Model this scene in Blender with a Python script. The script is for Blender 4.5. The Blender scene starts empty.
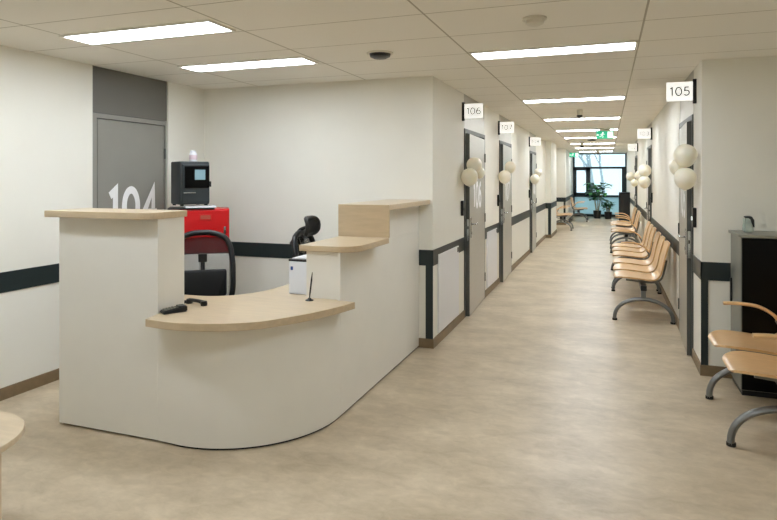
import bpy, bmesh, math, random
from mathutils import Vector, Matrix
PI = math.pi
R = math.radians
sc = bpy.context.scene
COL = sc.collection
random.seed(7)

# ------------------------------------------------------------------ materials
def lin(h):
    h = h.lstrip('#')
    o = []
    for i in (0, 2, 4):
        c = int(h[i:i+2], 16)/255
        o.append(c/12.92 if c <= .04045 else ((c+.055)/1.055)**2.4)
    return (*o, 1)

MATS = {}
def pmat(name, col, rough=.5, metal=0., var=.06, scale=6., stretch=(1, 1, 1), bump=0., bscale=None,
         spec=.5, detail=4, emit=None, estr=0., coat=0.):
    m = bpy.data.materials.new(name); m.use_nodes = True
    nt = m.node_tree; N = nt.nodes; L = nt.links
    b = N['Principled BSDF']
    b.inputs['Roughness'].default_value = rough
    b.inputs['Metallic'].default_value = metal
    b.inputs['Specular IOR Level'].default_value = spec
    b.inputs['Coat Weight'].default_value = coat
    c = lin(col)
    tc = N.new('ShaderNodeTexCoord'); mp = N.new('ShaderNodeMapping')
    mp.inputs['Scale'].default_value = stretch
    L.new(tc.outputs['Object'], mp.inputs['Vector'])
    nz = N.new('ShaderNodeTexNoise'); nz.inputs['Scale'].default_value = scale; nz.inputs['Detail'].default_value = detail
    L.new(mp.outputs['Vector'], nz.inputs['Vector'])
    rp = N.new('ShaderNodeValToRGB')
    rp.color_ramp.elements[0].position = .3; rp.color_ramp.elements[1].position = .7
    rp.color_ramp.elements[0].color = tuple(x*(1-var) for x in c[:3])+(1,)
    rp.color_ramp.elements[1].color = tuple(min(1, x*(1+var)) for x in c[:3])+(1,)
    L.new(nz.outputs['Fac'], rp.inputs['Fac'])
    L.new(rp.outputs['Color'], b.inputs['Base Color'])
    if bump:
        n2 = N.new('ShaderNodeTexNoise'); n2.inputs['Scale'].default_value = bscale or scale*8
        L.new(mp.outputs['Vector'], n2.inputs['Vector'])
        bp = N.new('ShaderNodeBump'); bp.inputs['Strength'].default_value = bump; bp.inputs['Distance'].default_value = .01
        L.new(n2.outputs['Fac'], bp.inputs['Height']); L.new(bp.outputs['Normal'], b.inputs['Normal'])
    if emit:
        b.inputs['Emission Color'].default_value = lin(emit); b.inputs['Emission Strength'].default_value = estr
    MATS[name] = m
    return m

M = {}
M['wall'] = pmat('wall_paint', '#EBE9DF', .6, var=.012, scale=3, bump=.03, bscale=220)
M['base'] = pmat('baseboard_vinyl', '#806C50', .5, var=.12, scale=14)
M['stripe'] = pmat('stripe_vinyl', '#1F2A2B', .4, var=.04)
M['white'] = pmat('white_laminate', '#EAE8E0', .42, var=.015, scale=4)
M['panel'] = pmat('white_lacquer', '#E4E5E8', .35, var=.01)
M['wood'] = pmat('maple_laminate', '#C9B596', .32, var=.07, scale=5, stretch=(1.2, 8, 8), detail=6, coat=.2)
M['ply'] = pmat('beech_plywood', '#DDB583', .3, var=.08, scale=6, stretch=(2, 14, 6), detail=5, coat=.2)
M['steel'] = pmat('grey_powder_coat', '#7E7F7E', .35, metal=.6, var=.03)
M['doorgrey'] = pmat('door_grey', '#8E8C85', .42, var=.02)
M['transom'] = pmat('transom_grey', '#6C6A64', .4, var=.02)
M['brushed'] = pmat('brushed_door', '#B9B6AC', .36, metal=.55, var=.03, scale=4, stretch=(1, 1, 12))
M['edge'] = pmat('door_edge', '#5A5C58', .45, metal=.3, var=.03)
M['silver'] = pmat('silver_metal', '#BFC3C6', .25, metal=1., var=.03)
M['black'] = pmat('black_plastic', '#0D0E10', .4, var=.08)
M['blackgloss'] = pmat('black_gloss', '#040404', .3, var=.05, spec=.15)
M['darkgrey'] = pmat('dark_grey_plastic', '#272E30', .45, var=.05)
M['red'] = pmat('red_metal', '#C90A10', .38, var=.03)
M['cabgrey'] = pmat('cabinet_grey', '#8A8A80', .4, metal=.2, var=.03)
M['rubber'] = pmat('rubber', '#121212', .8, var=.05)
M['ballo'] = pmat('ivory_latex', '#F6F0DF', .28, var=.02, coat=.3)
b_ = MATS['ivory_latex'].node_tree.nodes['Principled BSDF']
b_.inputs['Subsurface Weight'].default_value = .6; b_.inputs['Subsurface Radius'].default_value = (1, .9, .75); b_.inputs['Subsurface Scale'].default_value = .08
M['paper'] = pmat('white_paper', '#E9EAEE', .6, var=.01)
M['boxwhite'] = pmat('white_casing', '#DDE1E8', .4, var=.01)
M['blue'] = pmat('blue_print', '#2B4F95', .5)
M['pink'] = pmat('pink_print', '#E2CBD2', .5)
M['screen'] = pmat('lit_screen', '#7F9EA8', .2, emit='#7FA3AE', estr=.12)
M['num'] = pmat('number_grey', '#3A3A3A', .5)
M['numwhite'] = pmat('number_white', '#FAFAFA', .5, var=.01)
M['signwhite'] = pmat('backlit_acrylic', '#F4F4F2', .3, var=.005, emit='#FFFFFB', estr=.6)
M['green'] = pmat('exit_green', '#2FB08A', .4, emit='#35C79A', estr=.55)
M['exitwhite'] = pmat('exit_white', '#F2FFFA', .4, emit='#F0FFF8', estr=1.)
M['pot'] = pmat('plant_pot_black', '#111416', .35, var=.05)
M['soil'] = pmat('potting_soil', '#2C2119', .9, var=.3, scale=40)
M['leaf'] = pmat('leaf_green', '#3F7A42', .4, var=.25, scale=8)
M['stemw'] = pmat('plant_stem', '#8A7E58', .6, var=.2, scale=12)
M['bark'] = pmat('hazed_bark', '#B9BDC0', .8, var=.15, scale=6)  # birch bark; haze over the outdoor trees is put into its pale colour
M['snow'] = pmat('snow', '#EDF1F4', .8, var=.03, scale=.6)
M['winframe'] = pmat('window_frame_dark', '#1B2A2E', .4, var=.05)
M['mesh'] = pmat('chair_mesh', '#0B0C0C', .7, var=.1)
M['glassy'] = pmat('green_glass', '#B9C6BD', .12, var=.2, scale=18, coat=.5)
M['dome'] = pmat('detector_white', '#D9D5C8', .45, var=.01)
M['diff'] = pmat('lamp_diffuser', '#FFFFFF', .5, var=0, emit='#ECF5FF', estr=20.)
M['diffc'] = pmat('corridor_lamp_diffuser', '#FFFFFF', .5, var=0, emit='#F1F7FF', estr=28.)
M['lampframe'] = pmat('lamp_frame', '#E9E7E0', .4, var=.01)
M['winwall'] = pmat('frosted_blue', '#8FB9C6', .5, var=.03)

# mesh cloth of the office chairs: half see-through net
def netmat(lo=.33, nm='chair_net'):
    m = bpy.data.materials.new(nm); m.use_nodes = True
    nt = m.node_tree; N = nt.nodes; L = nt.links
    b = N['Principled BSDF']; b.inputs['Base Color'].default_value = lin('#101112'); b.inputs['Roughness'].default_value = .7
    tr = N.new('ShaderNodeBsdfTransparent'); mx = N.new('ShaderNodeMixShader')
    tc = N.new('ShaderNodeTexCoord'); ck = N.new('ShaderNodeTexChecker'); ck.inputs['Scale'].default_value = 420
    L.new(tc.outputs['Object'], ck.inputs['Vector'])
    mt = N.new('ShaderNodeMath'); mt.operation = 'MULTIPLY_ADD'; mt.inputs[1].default_value = .25; mt.inputs[2].default_value = lo
    L.new(ck.outputs['Fac'], mt.inputs[0]); L.new(mt.outputs[0], mx.inputs[0])
    L.new(tr.outputs[0], mx.inputs[1]); L.new(b.outputs[0], mx.inputs[2])
    L.new(mx.outputs[0], N['Material Output'].inputs[0])
    return m
M['net'] = netmat()
M['netdark'] = netmat(.62, 'chair_band')

def glassmat():
    m = bpy.data.materials.new('window_glass'); m.use_nodes = True
    nt = m.node_tree; N = nt.nodes; L = nt.links
    for n in list(N):
        if n.type == 'BSDF_PRINCIPLED': N.remove(n)
    tr = N.new('ShaderNodeBsdfTransparent'); tr.inputs[0].default_value = lin('#EAF4F6')
    gl = N.new('ShaderNodeBsdfGlossy'); gl.inputs['Roughness'].default_value = .03
    fr = N.new('ShaderNodeFresnel'); fr.inputs[0].default_value = 1.45
    mx = N.new('ShaderNodeMixShader')
    L.new(fr.outputs[0], mx.inputs[0]); L.new(tr.outputs[0], mx.inputs[1]); L.new(gl.outputs[0], mx.inputs[2])
    L.new(mx.outputs[0], N['Material Output'].inputs[0])
    return m
M['glass'] = glassmat()

def frostmat():
    m = bpy.data.materials.new('frosted_blue_glass'); m.use_nodes = True
    nt = m.node_tree; N = nt.nodes; L = nt.links
    for n in list(N):
        if n.type == 'BSDF_PRINCIPLED': N.remove(n)
    tl = N.new('ShaderNodeBsdfTranslucent'); tl.inputs[0].default_value = lin('#D2E6E8')
    df = N.new('ShaderNodeBsdfDiffuse'); df.inputs[0].default_value = lin('#CBDFE1')
    mx = N.new('ShaderNodeMixShader'); mx.inputs[0].default_value = .35
    L.new(tl.outputs[0], mx.inputs[1]); L.new(df.outputs[0], mx.inputs[2])
    L.new(mx.outputs[0], N['Material Output'].inputs[0])
    return m
M['frost'] = frostmat()

def floormat():
    m = bpy.data.materials.new('linoleum'); m.use_nodes = True
    nt = m.node_tree; N = nt.nodes; L = nt.links
    b = N['Principled BSDF']; b.inputs['Roughness'].default_value = .36; b.inputs['Specular IOR Level'].default_value = .45
    tc = N.new('ShaderNodeTexCoord')
    mp = N.new('ShaderNodeMapping'); mp.inputs['Scale'].default_value = (1, 1.6, 1)
    L.new(tc.outputs['Object'], mp.inputs[0])
    n1 = N.new('ShaderNodeTexNoise'); n1.inputs['Scale'].default_value = 1.7; n1.inputs['Detail'].default_value = 6; n1.inputs['Roughness'].default_value = .62
    n2 = N.new('ShaderNodeTexNoise'); n2.inputs['Scale'].default_value = 9; n2.inputs['Detail'].default_value = 6; n2.inputs['Roughness'].default_value = .7
    n2.inputs['Distortion'].default_value = .6
    L.new(mp.outputs[0], n1.inputs[0]); L.new(mp.outputs[0], n2.inputs[0])
    ad = N.new('ShaderNodeMix'); ad.data_type = 'FLOAT'; ad.inputs[0].default_value = .38
    L.new(n1.outputs['Fac'], ad.inputs[2]); L.new(n2.outputs['Fac'], ad.inputs[3])
    rp = N.new('ShaderNodeValToRGB'); e = rp.color_ramp.elements
    e[0].position = .3; e[0].color = lin('#A5957B'); e[1].position = .68; e[1].color = lin('#D9CAB1')
    k = e.new(.5); k.color = lin('#C2B298')
    L.new(ad.outputs[0], rp.inputs[0]); L.new(rp.outputs[0], b.inputs['Base Color'])
    return m
M['floor'] = floormat()

def ceilmat(x0, px, y0, py):
    m = bpy.data.materials.new('ceiling_tiles'); m.use_nodes = True
    nt = m.node_tree; N = nt.nodes; L = nt.links
    b = N['Principled BSDF']; b.inputs['Roughness'].default_value = .85
    tc = N.new('ShaderNodeTexCoord'); sp = N.new('ShaderNodeSeparateXYZ'); L.new(tc.outputs['Object'], sp.inputs[0])
    def line(out, o, p, w):
        s = N.new('ShaderNodeMath'); s.operation = 'SUBTRACT'; s.inputs[1].default_value = o; L.new(out, s.inputs[0])
        d = N.new('ShaderNodeMath'); d.operation = 'DIVIDE'; d.inputs[1].default_value = p; L.new(s.outputs[0], d.inputs[0])
        pp = N.new('ShaderNodeMath'); pp.operation = 'PINGPONG'; pp.inputs[1].default_value = .5; L.new(d.outputs[0], pp.inputs[0])
        c = N.new('ShaderNodeMath'); c.operation = 'LESS_THAN'; c.inputs[1].default_value = w/p; L.new(pp.outputs[0], c.inputs[0])
        return c.outputs[0]
    a = line(sp.outputs[0], x0, px, .006); c = line(sp.outputs[1], y0, py, .0045)
    mx = N.new('ShaderNodeMath'); mx.operation = 'MAXIMUM'; L.new(a, mx.inputs[0]); L.new(c, mx.inputs[1])
    nz = N.new('ShaderNodeTexNoise'); nz.inputs['Scale'].default_value = 160; nz.inputs['Detail'].default_value = 3
    L.new(tc.outputs['Object'], nz.inputs[0])
    rp = N.new('ShaderNodeValToRGB'); rp.color_ramp.elements[0].color = lin('#ECE9E0'); rp.color_ramp.elements[1].color = lin('#F3F0E8')
    L.new(nz.outputs['Fac'], rp.inputs[0])
    mc = N.new('ShaderNodeMix'); mc.data_type = 'RGBA'; L.new(mx.outputs[0], mc.inputs[0]); L.new(rp.outputs[0], mc.inputs[6]); mc.inputs[7].default_value = lin('#B4AE9F')
    L.new(mc.outputs[2], b.inputs['Base Color'])
    return m

# ------------------------------------------------------------------ mesh helpers
def nb(): return bmesh.new()
def merge(bm, t):
    me = bpy.data.meshes.new('t'); t.to_mesh(me); t.free(); bm.from_mesh(me); bpy.data.meshes.remove(me)
def box(bm, x0, x1, y0, y1, z0, z1, bev=0., seg=2, mx=None):
    t = bmesh.new(); bmesh.ops.create_cube(t, size=1)
    for v in t.verts:
        v.co = Vector(((x0+x1)/2+v.co.x*(x1-x0), (y0+y1)/2+v.co.y*(y1-y0), (z0+z1)/2+v.co.z*(z1-z0)))
    if bev: bmesh.ops.bevel(t, geom=t.edges[:], offset=bev, segments=seg, affect='EDGES', profile=.5)
    if mx: bmesh.ops.transform(t, matrix=mx, verts=t.verts[:])
    merge(bm, t); return bm
def bx(*a, **k): return box(nb(), *a, **k)
def prism(bm, pts, z0, z1, bev=0., seg=2):
    t = bmesh.new()
    vs = [t.verts.new((p[0], p[1], z0)) for p in pts]; f = t.faces.new(vs)
    f.normal_update()
    if f.normal.z < 0: bmesh.ops.reverse_faces(t, faces=[f])
    r = bmesh.ops.extrude_face_region(t, geom=[f])
    for v in r['geom']:
        if isinstance(v, bmesh.types.BMVert): v.co.z = z1
    bmesh.ops.recalc_face_normals(t, faces=t.faces[:])
    if bev:
        es = [e for e in t.edges if abs(e.verts[0].co.z-e.verts[1].co.z) < 1e-6]
        bmesh.ops.bevel(t, geom=es, offset=bev, segments=seg, affect='EDGES', profile=.5)
    merge(bm, t); return bm
def catmull(P, n=8, closed=False):
    P = [Vector(p) for p in P]; out = []; L = len(P)
    rng = range(L) if closed else range(L-1)
    for i in rng:
        if closed: a, b, c, d = P[i-1], P[i], P[(i+1) % L], P[(i+2) % L]
        else: a, b, c, d = P[max(i-1, 0)], P[i], P[i+1], P[min(i+2, L-1)]
        for k in range(n):
            t = k/n
            out.append(.5*((2*b)+(c-a)*t+(2*a-5*b+4*c-d)*t*t+(3*b-a-3*c+d)*t**3))
    if not closed: out.append(P[-1])
    return out
def tube(bm, pts, r, seg=10, sx=1., sy=1., caps=True):
    pts = [Vector(p) for p in pts]; n = len(pts)
    rs = r if isinstance(r, (list, tuple)) else [r]*n
    rings = []; up = None
    for i, p in enumerate(pts):
        d = (pts[min(i+1, n-1)]-pts[max(i-1, 0)]).normalized()
        if up is None:
            up = Vector((0, 1, 0)) if abs(d.y) < .9 else Vector((0, 0, 1))
        u = (up-d*up.dot(d)).normalized(); w = d.cross(u); up = u
        rings.append([bm.verts.new(p+(u*math.cos(2*PI*k/seg)*sx+w*math.sin(2*PI*k/seg)*sy)*rs[i]) for k in range(seg)])
    for a, b in zip(rings, rings[1:]):
        for k in range(seg): bm.faces.new((a[k], a[(k+1) % seg], b[(k+1) % seg], b[k]))
    if caps:
        bm.faces.new(rings[0][::-1]); bm.faces.new(rings[-1])
    return bm
def cyl(bm, p0, p1, r0, r1=None, seg=20):
    return tube(bm, [p0, p1], [r0, r0 if r1 is None else r1], seg)
def lathe(bm, prof, c=(0, 0, 0), seg=28):
    c = Vector(c); rings = []
    for r, z in prof:
        if r < 1e-5: rings.append([bm.verts.new(c+Vector((0, 0, z)))])
        else: rings.append([bm.verts.new(c+Vector((r*math.cos(2*PI*k/seg), r*math.sin(2*PI*k/seg), z))) for k in range(seg)])
    for a, b in zip(rings, rings[1:]):
        for k in range(seg):
            q = (a[k % len(a)], a[(k+1) % len(a)] if len(a) > 1 else None, b[(k+1) % len(b)] if len(b) > 1 else None, b[k % len(b)])
            q = [v for v in q if v]
            if len(set(q)) > 2: bm.faces.new(list(dict.fromkeys(q)))
    return bm
def obj(name, bm, m, parent=None, smooth=False):
    bmesh.ops.recalc_face_normals(bm, faces=bm.faces[:])
    me = bpy.data.meshes.new(name); bm.to_mesh(me); bm.free()
    me.materials.append(M[m] if isinstance(m, str) else m)
    if smooth:
        for p in me.polygons: p.use_smooth = True
        try: me.set_sharp_from_angle(angle=R(40))
        except Exception: pass
    o = bpy.data.objects.new(name, me); COL.objects.link(o)
    if parent: o.parent = parent
    return o
def thing(name, label, cat, loc=(0, 0, 0), rz=0, group=None, kind=None):
    o = bpy.data.objects.new(name, None); COL.objects.link(o)
    o.location = loc; o.rotation_euler = (0, 0, rz); o.empty_display_size = .1
    return tag(o, label, cat, group, kind)
def tag(o, label=None, cat=None, group=None, kind=None):
    if label: o['label'] = label
    if cat: o['category'] = cat
    if group: o['group'] = group
    if kind: o['kind'] = kind
    return o
def struct(name, bm, m, label=None, smooth=False):
    o = obj(name, bm, m, None, smooth); o['kind'] = 'structure'
    if label: o['label'] = label; o['category'] = name.split('_')[0]
    return o
def dup(root, loc, rz, label, group=None):
    r = root.copy(); COL.objects.link(r); r.location = loc; r.rotation_euler = (0, 0, rz); r['label'] = label
    if group: r['group'] = group
    for ch in list(root.children):
        c = ch.copy(); COL.objects.link(c); c.parent = r
        for g in list(ch.children):
            d = g.copy(); COL.objects.link(d); d.parent = c
    return r
def arcp(cx, cy, rx, ry, a0, a1, n=20):
    return [(cx+rx*math.cos(R(a0+(a1-a0)*k/n)), cy+ry*math.sin(R(a0+(a1-a0)*k/n))) for k in range(n+1)]
GLYPH = {'0': (.66, [arcp(.33, .5, .33, .5, 0, 360, 36)]),
 '1': (.36, [[(0, .84), (.25, 1.0), (.25, 0)]]),
 '2': (.6, [arcp(.29, .7, .27, .3, 160, -35, 18)+[(.02, 0), (.6, 0)]]),
 '3': (.56, [arcp(.25, .75, .25, .25, 150, -90, 18), arcp(.25, .26, .29, .26, 90, -150, 18)]),
 '4': (.7, [[(.5, 0), (.5, 1), (0, .27), (.7, .27)]]),
 '5': (.58, [[(.54, 1), (.1, 1), (.06, .56)]+arcp(.26, .31, .3, .31, 105, -145, 18)]),
 '6': (.6, [arcp(.3, .31, .3, .31, 0, 360, 30), [(.5, .99)]+arcp(.44, .36, .44, .62, 100, 180, 12)]),
 '7': (.6, [[(0, 1), (.58, 1), (.18, 0)]]),
 '8': (.6, [arcp(.3, .75, .25, .25, 0, 360, 26), arcp(.3, .26, .3, .26, 0, 360, 28)])}
def text_bm(body, height, extrude, mx, bold=.1, spacing=.2, sx=1.):
    """numerals drawn as flat strokes of constant width, centred; bold = stroke width / height"""
    bm = nb(); x = 0; w = bold/2; k = 1-bold
    for ch in body:
        adv, lines = GLYPH[ch]
        for P in lines:
            P = [Vector((x+w+p[0]*k, w+p[1]*k)) for p in P]; n = len(P); closed = (P[0]-P[-1]).length < 1e-4
            if closed: P = P[:-1]; n -= 1
            lo = []; hi = []
            for i, p in enumerate(P):
                a = (p-P[i-1]).normalized() if (i or closed) else None
                b = (P[(i+1) % n]-p).normalized() if (i < n-1 or closed) else None
                a = a or b; b = b or a
                na, nb_ = Vector((-a.y, a.x)), Vector((-b.y, b.x)); m = (na+nb_).normalized(); f = w/max(.45, m.dot(na))
                lo.append(p-m*f); hi.append(p+m*f)
            for zi, (A, B) in enumerate(((lo, hi),)):
                va = [[bm.verts.new((q.x, q.y, z)) for q in A] for z in (0, 1)]; vb = [[bm.verts.new((q.x, q.y, z)) for q in B] for z in (0, 1)]
                for i in range(n if closed else n-1):
                    j = (i+1) % n
                    bm.faces.new((va[1][i], va[1][j], vb[1][j], vb[1][i])); bm.faces.new((va[0][i], vb[0][i], vb[0][j], va[0][j]))
                    bm.faces.new((va[0][i], va[0][j], va[1][j], va[1][i])); bm.faces.new((vb[0][i], vb[1][i], vb[1][j], vb[0][j]))
                if not closed:
                    for i in (0, n-1): bm.faces.new((va[0][i], va[1][i], vb[1][i], vb[0][i]))
        x += adv*k+bold+spacing
    x -= spacing
    for v in bm.verts: v.co = Vector(((v.co.x-x/2)*height*sx, (v.co.y-.5)*height, v.co.z*extrude))
    bmesh.ops.transform(bm, matrix=mx, verts=bm.verts[:])
    return bm
def eul(x, y, z): return Matrix.Rotation(R(z), 4, 'Z') @ Matrix.Rotation(R(y), 4, 'Y') @ Matrix.Rotation(R(x), 4, 'X')
def T(x, y, z): return Matrix.Translation((x, y, z))

# ------------------------------------------------------------------ the setting
H, C = 1.575, 2.505
XL, YB, XC, XR, XE, YE = -4.02, 5.36, -1.51, .705, 1.72, 25.4
XN, YN = -1.29, 20.6
XM = -1.62               # wall set back a little before that           # the corridor narrows here
Y0 = -3.6
t = .16
struct('floor', bx(XL-t, XE+t, Y0-t, YE+t, -.1, 0), 'floor')
struct('ceiling', bx(XL-t, XE+t, Y0-t, YE+t, C, C+.1), ceilmat(.205, 1.19, 2.72, .587))
DL = [(6.65, 7.83), (8.98, 10.15), (12.72, 13.85)]      # doors on the corridor's left
DR = [(5.84, 6.85), (11.1, 12.25), (16.3, 17.45)]       # and on its right
bm = nb(); box(bm, XL-t, XL, Y0-t, 3.88, 0, C); box(bm, XL-t, XL, 4.80, YB+t, 0, C); box(bm, XL-t-.05, XL-t+.02, 3.8, 4.9, 0, C)
struct('wall_left', bm, 'wall')
struct('wall_back', bx(XL, XC-t-.05, YB, YB+t, 0, C), 'wall')
def corridor_wall(name, X, s, doors, ya, yb, extra=()):
    bm = nb(); y = ya
    for a, b in doors:
        box(bm, *sorted((X, X-s*t)), y, a, 0, C); y = b
    box(bm, *sorted((X, X-s*t)), y, yb, 0, C)
    box(bm, *sorted((X-s*t, X-s*(t+.05))), ya, yb, 0, C)  # unseen backing slab, added behind the door openings against light leaks
    for e in extra: box(bm, *e)
    return struct(name, bm, 'wall')
corridor_wall('wall_corridor_left', XC, 1, DL, YB, 17.9,
              [(XC, -1.37, 16.1, 17.9, 0, C), (XM-t, XM, 17.9, YN, 0, C), (XM-t, XN, YN, YE, 0, C)])
corridor_wall('wall_corridor_right', XR, -1, DR, YB, YE+t)
struct('wall_right_lobby', bx(XR+t+.05, XE+t, YB, YB+t, 0, C), 'wall')
struct('wall_right', bx(XE, XE+t, Y0-t, YB, 0, C), 'wall')
struct('wall_front', bx(XL, XE, Y0-t, Y0, 0, C), 'wall')

def segs(doors, ya, yb):
    out = []; y = ya
    for a, b in doors: out.append((y, a)); y = b
    out.append((y, yb)); return out
# skirting
bh, bt = .085, .012
bm = nb()
for a, b in segs([(3.88, 4.80)], Y0, YB): box(bm, XL, XL+bt, a, b, 0, bh)
struct('baseboard_left', bm, 'base')
struct('baseboard_back', bx(XL, XC, YB-bt, YB, 0, bh), 'base')
bm = nb()
for a, b in [(YB-bt, 6.65), (7.83, 8.98), (10.15, 12.72), (13.85, 16.1)]: box(bm, XC, XC+bt, a, b, 0, bh)
box(bm, XM, XM+bt, 17.9, YN, 0, bh)
box(bm, -1.37, -1.37+bt, 16.1-bt, 17.9, 0, bh); box(bm, XC, -1.37, 16.1-bt, 16.1, 0, bh)
box(bm, XM, XN, YN-bt, YN, 0, bh); box(bm, XN, XN+bt, YN-bt, YE-.1, 0, bh)
struct('baseboard_corridor_left', bm, 'base')
bm = nb()
for a, b in segs(DR, YB-bt, YE-.1): box(bm, XR-bt, XR, a, b, 0, bh)
struct('baseboard_corridor_right', bm, 'base')
struct('baseboard_right_lobby', bx(XR, XE, YB-bt, YB, 0, bh), 'base')
# dark bump stripe
s0, s1, st = .758, .902, .008
bm = nb()
for a, b in segs([(3.88, 4.80)], Y0, YB): box(bm, XL, XL+st, a, b, s0, s1)
struct('trim_1', bm, 'stripe')
struct('trim_2', bx(XL, XC, YB-st, YB, s0, s1), 'stripe')
bm = nb()
for a, b in [(YB-st, 6.65), (7.83, 8.98), (10.15, 12.72), (13.85, 16.1)]: box(bm, XC, XC+st, a, b, s0, s1)
box(bm, XM, XM+st, 17.9, YN, s0, s1)
box(bm, -1.37, -1.37+st, 16.1-st, 17.9, s0, s1); box(bm, XC, -1.37, 16.1-st, 16.1, s0, s1)
box(bm, XM, XN, YN-st, YN, s0, s1); box(bm, XN, XN+st, YN-st, YE-.1, s0, s1)
struct('trim_3', bm, 'stripe')
bm = nb()
for a, b in segs(DR, YB-st, YE-.1): box(bm, XR-st, XR, a, b, s0, s1)
struct('trim_4', bm, 'stripe')
struct('trim_5', bx(XR-st, XE, YB-st, YB, s0, s1), 'stripe')
# dark corner strips under the stripe
struct('trim_6', bx(XC-.065, XC+.004, YB-st, YB, bh, s0), 'stripe')
struct('trim_7', bx(XR-.006, XR+.045, YB-st, YB, bh, s0), 'stripe')
struct('trim_8', bx(-1.44, -1.366, 16.1-st, 16.1, bh, s0), 'stripe')
struct('trim_9', bx(XN-.06, XN+.004, YN-st, YN, bh, s0), 'stripe')

# ------------------------------------------------------------------ doors
def lever(parent, M4, side=1):
    bm = nb(); box(bm, -.02, .02, -.115, .115, 0, .008, .003); bmesh.ops.transform(bm, matrix=M4, verts=bm.verts[:])
    h = obj('handle', bm, 'silver', parent)
    bm = nb(); tube(bm, catmull([(0, .04, .006), (0, .04, .04), (side*.03, .04, .052), (side*.12, .04, .052)], 5), .009, 10)
    bmesh.ops.transform(bm, matrix=M4, verts=bm.verts[:]); obj('lever', bm, 'silver', h, True)
    bm = nb(); cyl(bm, (0, -.06, .006), (0, -.06, .014), .013); bmesh.ops.transform(bm, matrix=M4, verts=bm.verts[:])
    obj('lock_cylinder', bm, 'silver', h, True)

# door 104 on the lobby's left wall, set back in its opening
d = thing('door_1', 'grey door numbered 104 in the left wall behind the reception desk', 'door', (XL, 4.34, 0), kind='structure')
bm = nb()
box(bm, -.1, -.02, -.46, -.395, 0, 2.115); box(bm, -.1, -.02, .44, .46, 0, 2.115); box(bm, -.1, -.02, -.395, .44, 2.075, 2.115)
obj('door_frame', bm, 'doorgrey', d)
obj('transom', bx(-.1, -.018, -.46, .46, 2.118, C), 'transom', d)
obj('leaf', bx(-.085, -.03, -.378, .436, .008, 2.068, .002), 'doorgrey', d)
obj('number', text_bm('104', .36, .002, T(-.0295, .045, 1.312) @ eul(90, 0, 90), bold=.185, spacing=.07, sx=.84), 'numwhite', d)
for z in (.3, 1.05, 1.8):
    bm = nb(); cyl(bm, (-.022, .437, z-.05), (-.022, .437, z+.05), .009); obj('hinge', bm, 'edge', d, True)
lever(d, T(-.03, -.31, 1.02) @ eul(90, 0, 90))

def corridor_door(name, X, s, ya, yb, num, label):
    """s = +1: left wall (faces +X); -1: right wall. Local x = into the corridor, y along it."""
    d = thing(name, label, 'door', (X, ya, 0), kind='structure')
    W = yb-ya
    def B(n0, n1, *r, **k):
        a, b = sorted((s*n0, s*n1)); return bx(a, b, *r, **k)
    def Bm(bm, n0, n1, *r, **k):
        a, b = sorted((s*n0, s*n1)); return box(bm, a, b, *r, **k)
    bm = nb(); Bm(bm, -.14, .012, 0, .05, 0, 2.12); Bm(bm, -.14, .012, W-.05, W, 0, 2.12); Bm(bm, -.14, .012, .05, W-.05, 2.075, 2.12)
    obj('door_frame', bm, 'edge', d)
    obj('transom', B(-.06, .002, 0, W, 2.12, C), 'brushed', d)
    pv = T(s*-.03, W-.03, 0) @ Matrix.Rotation(s*R(2.2), 4, 'Z')
    def loc(bm): bmesh.ops.transform(bm, matrix=pv, verts=bm.verts[:]); return bm
    L = W-.075
    leaf = obj('leaf', loc(B(0, .042, -L+.004, 0, .008, 2.06)), 'brushed', d)
    obj('edge_profile', loc(B(-.004, .042, -L-.004, -L+.004, .008, 2.06)), 'edge', leaf)
    k = obj('lock_plate', loc(B(.012, .036, -L-.007, -L-.004, .86, 1.1)), 'silver', leaf)
    obj('latch', loc(B(.019, .03, -L-.012, -L-.007, .99, 1.02)), 'black', leaf)
    obj('number', loc(text_bm(num, .33, .0015, T(s*.0425, -L*.52, 1.36) @ eul(90, 0, 90*s), bold=.18, spacing=.1, sx=.85)), 'numwhite', leaf)
    lever(leaf, pv @ T(s*.042, -L+.075, 1.0) @ eul(90, 0, 90*s), s)
    for z in (.28, 1.05, 1.82):
        bm = nb(); cyl(bm, (s*.044, 0, z-.055), (s*.044, 0, z+.055), .011); loc(bm); obj('hinge', bm, 'edge', d, True)
    return d
corridor_door('door_2', XC, 1, *DL[0], '106', 'brushed grey door under the sign 106, first door on the left of the corridor')
corridor_door('door_3', XC, 1, *DL[1], '107', 'brushed grey door under the sign 107, second on the left of the corridor')
corridor_door('door_4', XC, 1, *DL[2], '108', 'brushed grey door under the sign 108, third on the left of the corridor')
corridor_door('door_5', XR, -1, *DR[0], '105', 'grey door under the sign 105, first on the right of the corridor')
corridor_door('door_6', XR, -1, *DR[1], '103', 'grey door beyond the long bench rows, second on the right of the corridor')
corridor_door('door_7', XR, -1, *DR[2], '102', 'dark edged door on the right near the end window')

# projecting room signs
def room_sign(X, s, y, num, label):
    d = thing('room_sign', label, 'sign', (X, y, 2.2), group='projecting room number signs')
    a, b = sorted((0, s*.028)); obj('bracket', bx(a, b, -.016, .016, -.005, .2, .002), 'black', d)
    a, b = sorted((s*.028, s*.23)); pl = obj('plate', bx(a, b, -.009, .009, .02, .18, .002), 'signwhite', d)
    obj('number', text_bm(num, .078, .001, T(s*.129, -.0092, .1) @ eul(90, 0, 0), bold=.12, spacing=.13), 'num', pl)
    return d
room_sign(XC, 1, 6.56, '106', 'white room sign reading 106 above the first door on the left')
room_sign(XC, 1, 8.9, '107', 'white room sign reading 107 above the second door on the left')
room_sign(XC, 1, 12.6, '108', 'small white room sign 108 above the third door on the left')
room_sign(XR, -1, 5.66, '105', 'white room sign reading 105, large at the right corner of the corridor')
room_sign(XR, -1, 10.95, '103', 'white room sign over the second door on the right')
room_sign(XR, -1, 15.9, '102', 'glowing white room sign on the right wall before the end window')

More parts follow.
